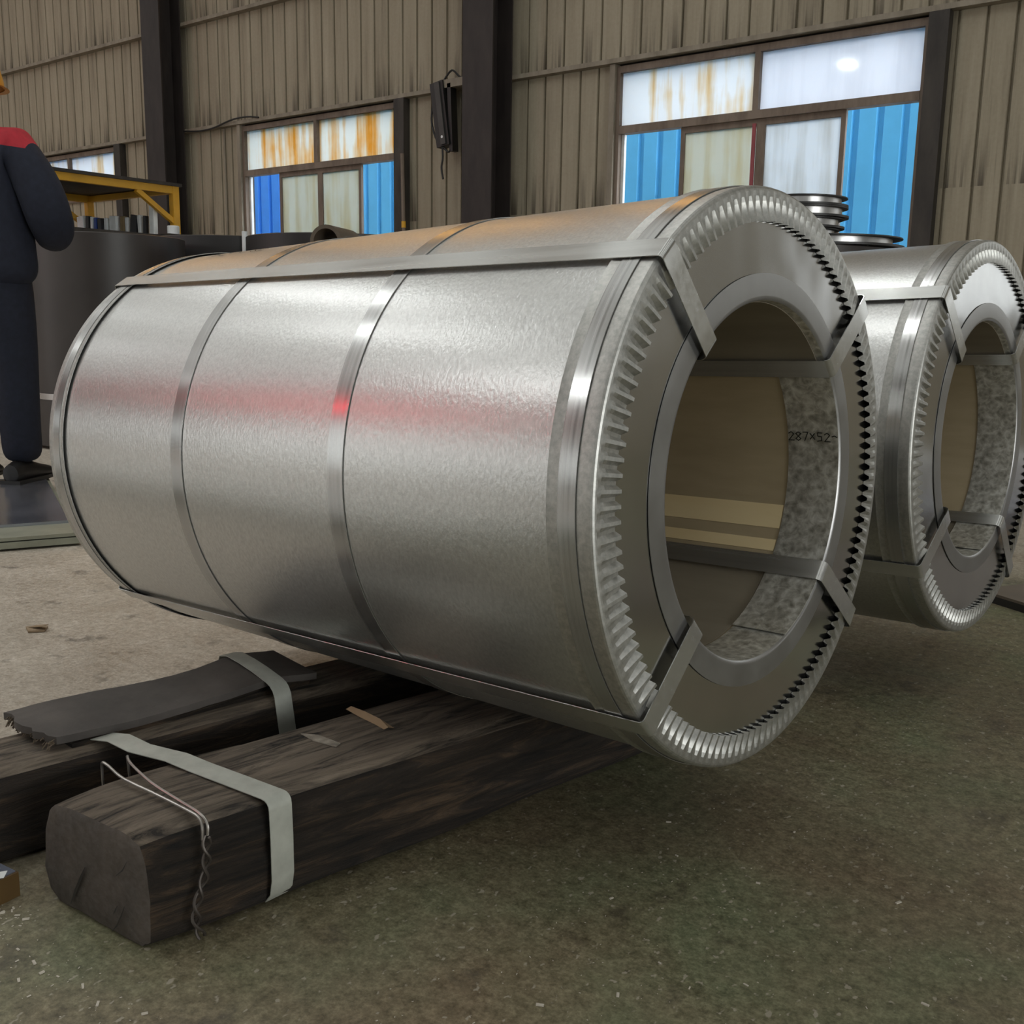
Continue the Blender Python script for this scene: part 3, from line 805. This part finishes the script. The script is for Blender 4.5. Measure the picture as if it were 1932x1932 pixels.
# ------------------------------------------------------------------ sheet pack at the left
def oriented(name, origin, d):
    t = empty(name, origin); t.rotation_euler = (0, 0, math.atan2(d[1], d[0])-pi/2); return t
t = oriented('sheet_metal_pack', (-2.745, .515, 0), (.41, .91))
s = MB(); s.box(-1.36, 0, -1.4, 0, .008, .030); s.build('lower_sheet', m_board, t)
s = MB(); s.box(-1.36, -.004, -1.4, -.004, .034, .046); s.build('middle_sheet', m_board, t)
s = MB(); s.box(-1.34, -.20, -1.38, -.02, .046, .056); s.build('top_sheet', m_sheet, t)
for y in (-.2, -.7, -1.2):
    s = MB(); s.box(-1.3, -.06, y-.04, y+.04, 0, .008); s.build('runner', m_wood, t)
tag(t, 'low pack of shiny steel sheets on which the person stands', 'sheet pack')

t = oriented('sheet_metal_pack', (-1.15, -1.05, 0), (.05, 1))  # unseen white pack, added as a reflector for the front coil's lower half
s = MB(); s.box(-3.4, 0, -1.5, 0, .04, .14); s.build('sheets', m_board, t)
s = MB(); s.box(-3.38, -.02, -1.48, -.02, .14, .145); s.build('cover_paper', simple('reflector_cover_paper', (.80, .80, .77), .6), t)
for x in (-.3, -1.7, -3.1):
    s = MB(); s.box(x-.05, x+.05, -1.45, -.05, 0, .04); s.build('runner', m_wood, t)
tag(t, 'paper covered sheet pack on the floor, out of the picture, added to brighten the front coil by reflection', 'sheet pack')

# ------------------------------------------------------------------ dark upright coils at the back
def upright(x, y, r, h, mat, label, seam=True):
    t = empty('upright_coil', (x, y, 0))
    s = MB(); s.lathe([(r, .02), (r, h), (r-.006, h+.004), (r-.02, h-.004), (.26, h-.012), (.25, h-.02), (.25, .02)], 96); s.build('wrap', mat, t, True, 30)
    s = MB(); s.lathe([(r+.004, .30), (r+.004, .335), (r+.001, .335), (r+.001, .30)], 96, closed=True); s.build('strap', m_strapf, t, True, 30)
    s = MB(); s.box(-r*.8, r*.8, -.06, .06, 0, .02); s.build('skid', m_wood, t)
    return tag(t, label, 'coil', 'dark coils standing on end by the wall')
upright(-5.35, 2.25, .47, 1.262, m_drum, 'dark brown coil standing on end, directly behind the person')
upright(-5.50, 3.38, .62, 1.318, m_drum2, 'black coil standing on end between the person and the front coil')
upright(-4.12, 3.05, .55, 1.262, m_drum2, 'black coil standing on end below the rusty window')
upright(-1.36, 3.05, .56, 1.115, m_drum, 'dark coil standing on end hidden behind the right coil')
s = MB(); s.tube([(-4.955, 3.0, 0), (-4.955, 3.0, 1.345)], .018, 10)
tag(s.build('white_pipe', m_white, None, True), 'white pipe standing left of the black coil below the rusty window', 'pipe')
# core tube lying on the black coil
t = empty('core_tube', (-3.40, 2.40, 1.095))
s = MB(); d = Vector((-.42, .9, 0)).normalized()
q0 = Vector((-.02, -.1, .0)); rows_ = []
for rad, h in ((.085, 0), (.085, .3), (.066, .3), (.066, 0), (.085, 0)):
    e1 = Vector((-d.y, d.x, 0)); rows_.append([q0+d*h+Vector((0, 0, .087))+rad*(math.cos(2*pi*j/32)*e1+math.sin(2*pi*j/32)*Vector((0, 0, 1))) for j in range(32)])
s.grid(rows_, True); s.build('wall', simple('cardboard_core', (.11, .085, .06), .7), t, True, 40)
tag(t, 'brown core tube lying behind the front coil, right of the black coil', 'tube')
s = MB(); s.box(-.3, .3, -.3, .3, 0, 1.093)
for q in (-.3, 0, .3): s.box(q-.04, q+.04, -.32, -.3, 0, 1.093)
o = s.build('wooden_crate', m_debris); o.location = (-3.24, 2.52, 0); tag(o, 'wooden crate hidden behind the front coil, carrying the brown tube', 'crate')
# slit rings by the large window
def slit_ring(x, y, z, r, h, label):
    t = empty('flanged_ring', (x, y, z))
    s = MB(); s.lathe([(r*.86, .008), (r*.86, h), (r*.80, h), (r*.80, .008)], 64, closed=True); s.build('band', m_strapf, t, True, 30)
    s = MB(); s.lathe([(r*.7, 0), (r, 0), (r, .009), (r*.7, .009)], 64, closed=True); s.build('flange', m_drum2, t, True, 30)
    s = MB(); s.lathe([(r*.84, h), (r*.98, h+.001), (r*.98, h+.006), (r*.84, h+.005)], 64, closed=True); s.build('lip', m_drum2, t, True, 30)
    return tag(t, label, 'ring', 'flanged rings stacked on the upright coil')
slit_ring(-1.115, 3.0, 1.121, .345, .035, 'wide flat ring lowest in the stack by the large window')
slit_ring(-1.22, 3.0, 1.163, .185, .036, 'second ring from the bottom of the stack by the large window')
slit_ring(-1.215, 3.0, 1.206, .195, .036, 'third ring from the bottom of the stack by the large window')
slit_ring(-1.21, 3.0, 1.249, .205, .038, 'fourth ring from the bottom of the stack by the large window')
slit_ring(-1.22, 3.0, 1.294, .21, .034, 'topmost ring of the stack by the large window')

# ------------------------------------------------------------------ yellow rack
RX1, RX0, RYN, RYF, RZ = -7.22, -8.55, 1.5, 4.05, 1.88
t = empty('yellow_rack', (RX1, RYF, 0))
def rk(name, mat, *bars):
    s = MB()
    for p, q, w_, h_ in bars: s.bar(Vector(p)-Vector((RX1, RYF, 0)), Vector(q)-Vector((RX1, RYF, 0)), w_, h_)
    return s.build(name, mat, t)
for x in (RX1, RX0):
    for y in (RYF, RYN): rk('post', m_yellow, ((x, y, 0), (x, y, RZ), .06, .06))
    rk('rail', m_yellow, ((x, RYN, RZ-.03), (x, RYF, RZ-.03), .05, .06))
    rk('brace', m_yellow, ((x, RYF-.36, RZ-.06), (x, RYF, RZ-.30), .04, .04))
for y in (RYF, RYN): rk('cross_rail', m_yellow, ((RX0, y, RZ-.03), (RX1, y, RZ-.03), .05, .05))
s = MB(); s.box(RX0-RX1-.05, .05, RYN-RYF-.05, .05, RZ, RZ+.025); s.build('top_board', m_jamb, t)
s = MB(); s.box(RX0-RX1-.02, .02, RYN-RYF, .02, 1.445, 1.475); s.build('middle_shelf', m_jamb, t)
tag(t, 'yellow steel rack with a dark top board behind the person', 'rack')
# samples standing on the rack shelf
smp = [(-8.42, .10, .20, m_sampw, 'white', -8), (-8.33, .05, .20, m_sampk, 'black', 10), (-8.25, .035, .19, m_sampw, 'white', 5), (-8.19, .04, .18, m_sampb, 'blue', 6), (-8.11, .06, .17, m_sampk, 'black', -4), (-8.02, .045, .17, m_sampw, 'pale', 3), (-7.91, .10, .18, m_sampw, 'white', 4),
       (-7.76, .06, .17, m_sampt, 'ochre', 4), (-7.69, .035, .16, m_sampw, 'pale', -3), (-7.60, .09, .17, m_sampk, 'black', 14), (-7.50, .035, .17, m_sampw, 'white', -4), (-7.43, .03, .16, m_sampk, 'black', 6), (-7.315, .07, .24, m_sampw, 'tall white', 3)]
lab = ['white sample sheet on the rack, leftmost, leaning beside the grey film', 'black sample sheet beside the leftmost white sheet on the rack', 'white sample sheet left of the blue one on the rack', 'blue sample sheet standing on the rack shelf',
       'black sample sheet right of the blue one on the rack', 'narrow pale sample sheet left of the wide white one on the rack', 'wide white sample sheet in the middle of the rack', 'ochre sample sheet standing on the rack shelf', 'pale sample sheet right of the ochre one on the rack',
       'wide leaning black sample sheet on the rack', 'white sample sheet right of the leaning black one', 'narrow black sample sheet in the gap left of the tall white one', 'tallest white sample sheet next to the yellow post of the rack']
for (x, w_, h_, mt, c_, tilt), lb in zip(smp, lab):
    s = MB(); s.prism([(-w_/2, -.02), (w_/2, -.02), (w_/2, .02), (-w_/2, .02)], 0, h_)
    o = s.build('sample_sheet', mt); o.location = (x, 3.9, 1.477); o.rotation_euler = (0, R_(tilt)*.6, 0)
    md = o.modifiers.new('bevel', 'BEVEL'); md.width = .004
    if tilt: o.location.z += abs(math.sin(R_(tilt)*.6))*w_/2
    tag(o, lb, 'sample sheet', 'sample sheets on the rack')
s = MB(); s.lathe([(.05, 0), (.05, .065), (.045, .07), (.0001, .07)], 24)
o = s.build('paper_cup', m_white); o.location = (-7.12, 3.96, 1.477); tag(o, 'white tub standing right of the yellow post', 'tub')
# stage for the tub: shelf end bracket
s = MB(); s.box(.02, .2, -.2, .02, 1.445, 1.475); s.build('shelf_end', m_jamb, t)
# crumpled plastic film hanging in the rack
s = MB(); rows_ = []
for k in range(13):
    row = []
    for j in range(17):
        x = -8.98+.34*j/16; z = 1.479+.28*k/12
        row.append((x+.02*math.sin(k*.9+j), 3.86+.05*math.sin(j*1.3+k*.6)+.03*noise.noise(Vector((x*9, z*9, 2))), z+.02*math.sin(j*.8)*(k/12)))
    rows_.append(row)
s.grid(rows_); o = s.build('plastic_film', m_plasticbag, None, True); md = o.modifiers.new('solid', 'SOLIDIFY'); md.thickness = .004
tag(o, 'crumpled grey plastic film stuffed into the left of the rack', 'plastic film')
s = MB(); s.box(RX0-RX1-.55, RX0-RX1-.02, -.45, .02, 1.445, 1.475); s.build('side_shelf', m_jamb, t)

# ------------------------------------------------------------------ things on the window wall
t = empty('folded_lamp', (-5.84, YB-.16, 2.62))
Mx = Matrix.Rotation(R_(-9), 4, 'Y')
s = MB(); s.box(-.075, .075, -.05, .05, -.28, .28, Mx); s.build('housing', m_black, t)
s = MB(); s.box(-.012, .045, -.066, -.05, -.27, .27, Mx); s.build('cover_strip', simple('lamp_grey', (.05, .048, .044), .5), t)
s = MB(); s.box(.085, .125, -.03, .05, -.33, .25, Matrix.Rotation(R_(-3), 4, 'Y')); s.build('second_arm', m_black, t)
s = MB(); s.box(-.02, .30, -.03, .1, .22, .29); s.build('bracket', m_girt, t)
s = MB(); s.lathe([(.012, -.012), (.012, 0), (.0001, 0)], 12); o = s.build('screw', m_white, t); o.location = (.045, -.067, -.20); o.rotation_euler = (pi/2, 0, 0)
def cable(*p): 
    s = MB(); pts = [Vector(q) for q in p]; out = []
    for k in range(len(pts)-1):
        a0 = pts[max(k-1, 0)]; a1 = pts[k]; a2 = pts[k+1]; a3 = pts[min(k+2, len(pts)-1)]
        for q in range(6):
            f = q/6; out.append(.5*((2*a1)+(a2-a0)*f+(2*a0-5*a1+4*a2-a3)*f*f+(3*a1-a0-3*a2+a3)*f**3))
    out.append(pts[-1]); return s.tube(out, .009, 6)
cable((.02, -.02, .28), (.12, -.02, .36), (.20, 0, .30), (.28, .02, .29), (.31, .02, .15), (.30, .02, -.1), (.30, .04, -.3)).build('cable', m_black, t, True)
cable((-.09, -.02, .2), (-.12, -.02, -.02), (-.09, -.02, -.15), (-.03, -.03, -.24)).build('cable', m_black, t, True)
cable((.02, -.03, -.28), (.025, -.03, -.38), (.01, -.03, -.46), (.03, -.03, -.56)).build('cable', m_black, t, True)
cable((.03, -.03, -.28), (.09, -.03, -.33), (.12, -.02, -.30)).build('cable', m_black, t, True)
tag(t, 'dark folded work lamp with cables hanging beside the column', 'lamp')
t = empty('leaning_rod', (-6.40, YB-.13, 0))
s = MB(); s.tube([(.12, -.04, .0), (0, .025, 2.34)], .018, 8); s.build('rod', m_frame, t, True)
s = MB(); s.tube([(.035, .006, 1.66), (.032, .0075, 1.72)], .021, 8); s.build('tape_band', m_yellow, t, True)
tag(t, 'thin brown rod leaning against the right jamb of the rusty window', 'rod')
s = MB(); s.tube([(-9.19, YB-.012, 0), (-9.19, YB-.012, 2.84)], .012, 8)
tag(s.build('conduit_pipe', m_girt, None, True), 'thin vertical conduit on the wall left of the rusty window', 'pipe')
s = cable((-9.8, YB-.10, 2.86), (-9.5, YB-.10, 2.835), (-9.25, YB-.10, 2.845), (-8.95, YB-.10, 2.895), (-8.7, YB-.09, 2.905), (-8.5, YB-.09, 2.88))
tag(s.build('loose_cable', m_black, None, True), 'loose black cable lying along the girt above the rusty window', 'cable')

# ------------------------------------------------------------------ plates and packs behind the right coil
t = oriented('board_stack', (-.105, 1.875, 0), (.50, .866))
s = MB(); s.box(0, 1.6, 0, .42, .0, .022); s.build('steel_plate', m_drum2, t)
s = MB(); s.box(0.0, 1.6, 0.0, .42, .022, .030); s.build('board', m_brownplate, t)
s = MB(); s.box(0, 1.6, .43, 1.05, .0, .030); s.build('board', m_brownplate, t)
tag(t, 'low stack of brown boards on dark plates behind the right coil', 'board stack')
for k, (x, y, z, lb) in enumerate(((.35, 3.15, 0, 'pale timber edged pallet pack behind the brown boards'), (.50, 3.9, 0, 'white wrapped pack farthest back at the right edge'))):
    t = oriented('pallet_pack', (x-.62, y+.25, z), (.50, .866))
    s = MB(); s.box(0, 1.6, 0, .6, .02, .07); s.build('base_board', m_debris, t)
    s = MB(); s.box(.02, 1.58, .02, .58, .07, .14 if k == 0 else .26); s.build('pack', m_white if k else m_sheet, t)
    for q in (.1, .8, 1.4):
        s = MB(); s.box(q, q+.1, .0, .6, 0, .02); s.build('runner', m_drum2, t)
    tag(t, lb, 'pack')

# ------------------------------------------------------------------ person
def skin_mesh(name, verts, edges, radii, root=0, sub=2):
    me = bpy.data.meshes.new(name); me.from_pydata(verts, edges, []); o = bpy.data.objects.new(name, me); COL.objects.link(o)
    o.modifiers.new('skin', 'SKIN'); sv = me.skin_vertices[0].data
    for k, r in enumerate(radii): sv[k].radius = r if isinstance(r, tuple) else (r, r)
    sv[root].use_root = True
    sm = o.modifiers.new('sub', 'SUBSURF'); sm.levels = sub; sm.render_levels = sub
    dg = bpy.context.evaluated_depsgraph_get(); dg.update()
    m2 = bpy.data.meshes.new_from_object(o.evaluated_get(dg)); m2.name = name
    bpy.data.objects.remove(o); bpy.data.meshes.remove(me)
    m2.polygons.foreach_set('use_smooth', [True]*len(m2.polygons)); return m2
per = empty('person', (-4.03, .86, .056)); per.rotation_euler = (0, 0, R_(30)); per.scale = (1.03, 1.03, 1.03)
# local frame: +Y is where the person faces, +X the right-hand side
def put(name, me, mats, parent=per):
    me.materials.clear()
    for m_ in (mats if isinstance(mats, list) else [mats]): me.materials.append(m_)
    return link(name, me, parent)
# body: one continuous figure (head, neck, torso, arms, legs)
V = [(0, 0, .93), (0, -.01, 1.05), (0, -.02, 1.20), (0, -.025, 1.36), (0, -.01, 1.46), (0, .01, 1.53), (0, .02, 1.61), (0, .015, 1.68)]
Ed = [(k, k+1) for k in range(7)]
Rad = [(.15, .12), (.14, .11), (.155, .12), (.15, .11), (.06, .06), (.055, .058), (.078, .095), (.07, .085)]
def chain(start, pts, rads):
    prev = start
    for p, r in zip(pts, rads):
        V.append(p); Rad.append(r); Ed.append((prev, len(V)-1)); prev = len(V)-1
for sx in (1, -1):
    chain(3, [(sx*.19, -.02, 1.385), (sx*.275, -.03, 1.25), (sx*.32, -.02, 1.10), (sx*.23, .14, 1.06), (sx*.12, .25, 1.09)], [.06, .052, .046, .04, .034])
    chain(0, [(sx*.10, 0, .86), (sx*.11, .01, .50), (sx*.12, -.01, .13), (sx*.122, .0, .07)], [.095, .062, .040, .03])
put('body', skin_mesh('body', V, Ed, Rad, 0, 2), m_skin)
# jacket
V = [(0, -.005, .80), (0, -.01, .95), (0, -.015, 1.10), (0, -.02, 1.24), (0, -.025, 1.36), (0, -.01, 1.45)]; Ed = [(k, k+1) for k in range(5)]
Rad = [(.262, .19), (.255, .185), (.25, .18), (.25, .175), (.225, .15), (.10, .10)]
for sx in (1, -1):
    chain(4, [(sx*.20, -.02, 1.385), (sx*.30, -.035, 1.25), (sx*.335, -.02, 1.10), (sx*.28, .11, 1.045), (sx*.18, .21, 1.07)], [.098, .098, .098, .085, .066])
jm = skin_mesh('jacket', V, Ed, Rad, 0, 3)
M = Mat('navy_cloth_red_yoke'); sp = M.n('SeparateXYZ'); M.l(M.tc.outputs['Object'], sp.inputs[0])
axx = M.math('ABSOLUTE', sp.outputs[0])
yk = M.math('MULTIPLY', M.math('GREATER_THAN', M.math('ADD', sp.outputs[2], M.math('MULTIPLY', axx, .10)), 1.405), M.math('LESS_THAN', axx, .285))
M.set(**{'Base Color': M.mix(yk, M.ramp(M.noise(40), [(.3, (.008, .010, .021)), (.7, (.013, .017, .033))]), M.ramp(M.noise(30), [(.3, (.36, .018, .03)), (.7, (.48, .026, .04))])), 'Roughness': .85})
jo = put('jacket', jm, M.m)
part_label(jo, 'navy work jacket with a red shoulder yoke')
V = [(0, -.01, 1.43), (0, -.005, 1.50)]; Ed = [(0, 1)]; Rad = [.085, .075]
put('collar', skin_mesh('collar', V, Ed, Rad, 0, 2), m_red)
# trousers
V = [(0, 0, 1.0), (0, 0, .86)]; Ed = [(0, 1)]; Rad = [(.165, .135), (.175, .145)]
for sx in (1, -1): chain(1, [(sx*.10, 0, .78), (sx*.112, .012, .50), (sx*.12, 0, .28), (sx*.125, 0, .075)], [.125, .098, .09, .085])
part_label(put('trousers', skin_mesh('trousers', V, Ed, Rad, 0, 2), m_navy), 'navy work trousers')
# shoes
for sx in (1, -1):
    s = MB(); rows_ = []
    for y, w_, h_ in ((-.105, .018, .05), (-.10, .036, .085), (-.05, .042, .10), (.02, .044, .095), (.09, .048, .07), (.15, .046, .055), (.18, .034, .045), (.192, .012, .03)):
        rows_.append([(sx*.125+w_*math.cos(q*pi/6)*(1 if True else 1), y, max(.002, h_*.5+h_*.5*math.sin(q*pi/6))) for q in range(12)])
    s.grid(rows_, True); s.f.append(tuple(range(12))); s.m.append(0); s.f.append(tuple(len(s.v)-12+k for k in range(12))); s.m.append(0)
    sh = s.build('shoe', m_shoe, per, True, 60)
    s = MB(); s.prism([(sx*.125-.046, -.108), (sx*.125+.046, -.108), (sx*.125+.052, .1), (sx*.125+.036, .185), (sx*.125-.036, .185), (sx*.125-.052, .1)], 0, .016); s.build('sole', m_black, sh)
# hands: palm and five fingers
for sx in (1, -1):
    wr = Vector((sx*.13, .245, 1.088)); 
    V = [tuple(wr), (sx*.085, .285, 1.10), (sx*.055, .31, 1.10)]; Ed = [(0, 1), (1, 2)]; Rad = [(.026, .02), (.036, .016), (.034, .014)]
    for q, ln in enumerate((.062, .07, .066, .052)):
        off = (q-1.5)*.017
        chain(2, [(sx*.045, .318, 1.10+off), (sx*(.045-ln*.45), .318+ln*.35, 1.098+off), (sx*(.045-ln*.85), .318+ln*.30, 1.094+off)], [.0095, .0085, .0075])
    chain(1, [(sx*.08, .285, 1.128), (sx*.05, .315, 1.148), (sx*.03, .33, 1.15)], [.012, .0105, .009])
    put('hand', skin_mesh('hand', V, Ed, Rad, 0, 2), m_skin)
# head details
s = MB(); rows_ = []
for k in range(9):
    a = k/8*pi*.62; rows_.append([(.094*math.sin(a)*math.cos(2*pi*j/28), -.002+.115*math.sin(a)*math.sin(2*pi*j/28), 1.665+.10*math.cos(a)) for j in range(28)])
s.grid(rows_, True); hr = s.build('hair', m_hair, per, True)
for sx in (1, -1):
    s = MB(); s.lathe([(.002, -.008), (.018, -.006), (.022, 0), (.012, .006), (.002, .008)], 14); e = s.build('ear', m_skin, per, True)
    e.location = (sx*.088, .01, 1.635); e.rotation_euler = (0, pi/2, 0); e.scale = (1.5, .9, 1)
    s = MB(); s.lathe([(.0005, -.012), (.009, -.008), (.012, 0), (.009, .008), (.0005, .012)], 12); e = s.build('eye', m_white, per, True); e.location = (sx*.032, .098, 1.645)
    s = MB(); s.lathe([(.0005, -.004), (.005, 0), (.0005, .004)], 10); e2 = s.build('pupil', m_black, e, True); e2.location = (0, .010, 0)
s = MB(); s.grid([[(-.012, .10, 1.65), (0, .108, 1.65), (.012, .10, 1.65)], [(-.016, .102, 1.61), (0, .132, 1.608), (.016, .102, 1.61)], [(-.010, .10, 1.60), (0, .11, 1.598), (.010, .10, 1.60)]]); s.build('nose', m_skin, per, True)
s = MB(); s.tube([(-.022, .098, 1.578), (0, .106, 1.577), (.022, .098, 1.578)], [.004, .006, .004], 8); s.build('mouth', simple('lips', (.35, .12, .10), .5), per, True)
# hard hat
hh = MB(); prof = [(.0001, .118), (.05, .112), (.09, .09), (.118, .05), (.130, .0), (.131, -.025), (.128, -.026), (.125, .0), (.0001, .1)]
rows_ = [[(r_*.92*math.cos(2*pi*j/40), r_*1.12*math.sin(2*pi*j/40), z_) for j in range(40)] for r_, z_ in prof]
hh.grid(rows_, True); hat = hh.build('hard_hat', m_hat, per, True, 50); hat.location = (0, .01, 1.668)
s = MB(); rows_ = []
for rr, dz in ((1, 0), (1.08, -.004), (1.0, -.006)):
    rows_.append([(rr*.121*math.cos(2*pi*j/40), rr*.147*math.sin(2*pi*j/40)+(max(0, math.sin(2*pi*j/40))**2)*.035*(rr > 1.01), -.022+dz) for j in range(40)])
s.grid(rows_, True); s.build('brim', m_hat, hat, True)
s = MB(); rows_ = []
for k in range(13):
    a = -.9+1.8*k/12; rows_.append([(x, .138*math.sin(a), .012+.112*math.cos(a)) for x in (-.018, -.012, .012, .018)])
s.grid(rows_); s.build('ridge', m_hat, hat, True)
s = MB(); s.tube([(-.09, -.02, 1.655), (-.05, -.105, 1.645), (0, -.122, 1.642), (.05, -.105, 1.645), (.09, -.02, 1.655)], .011, 8); s.build('hat_band', m_black, per, True)
tag(per, 'person in navy work clothes with red shoulders and yellow hard hat, seen from behind', 'person')
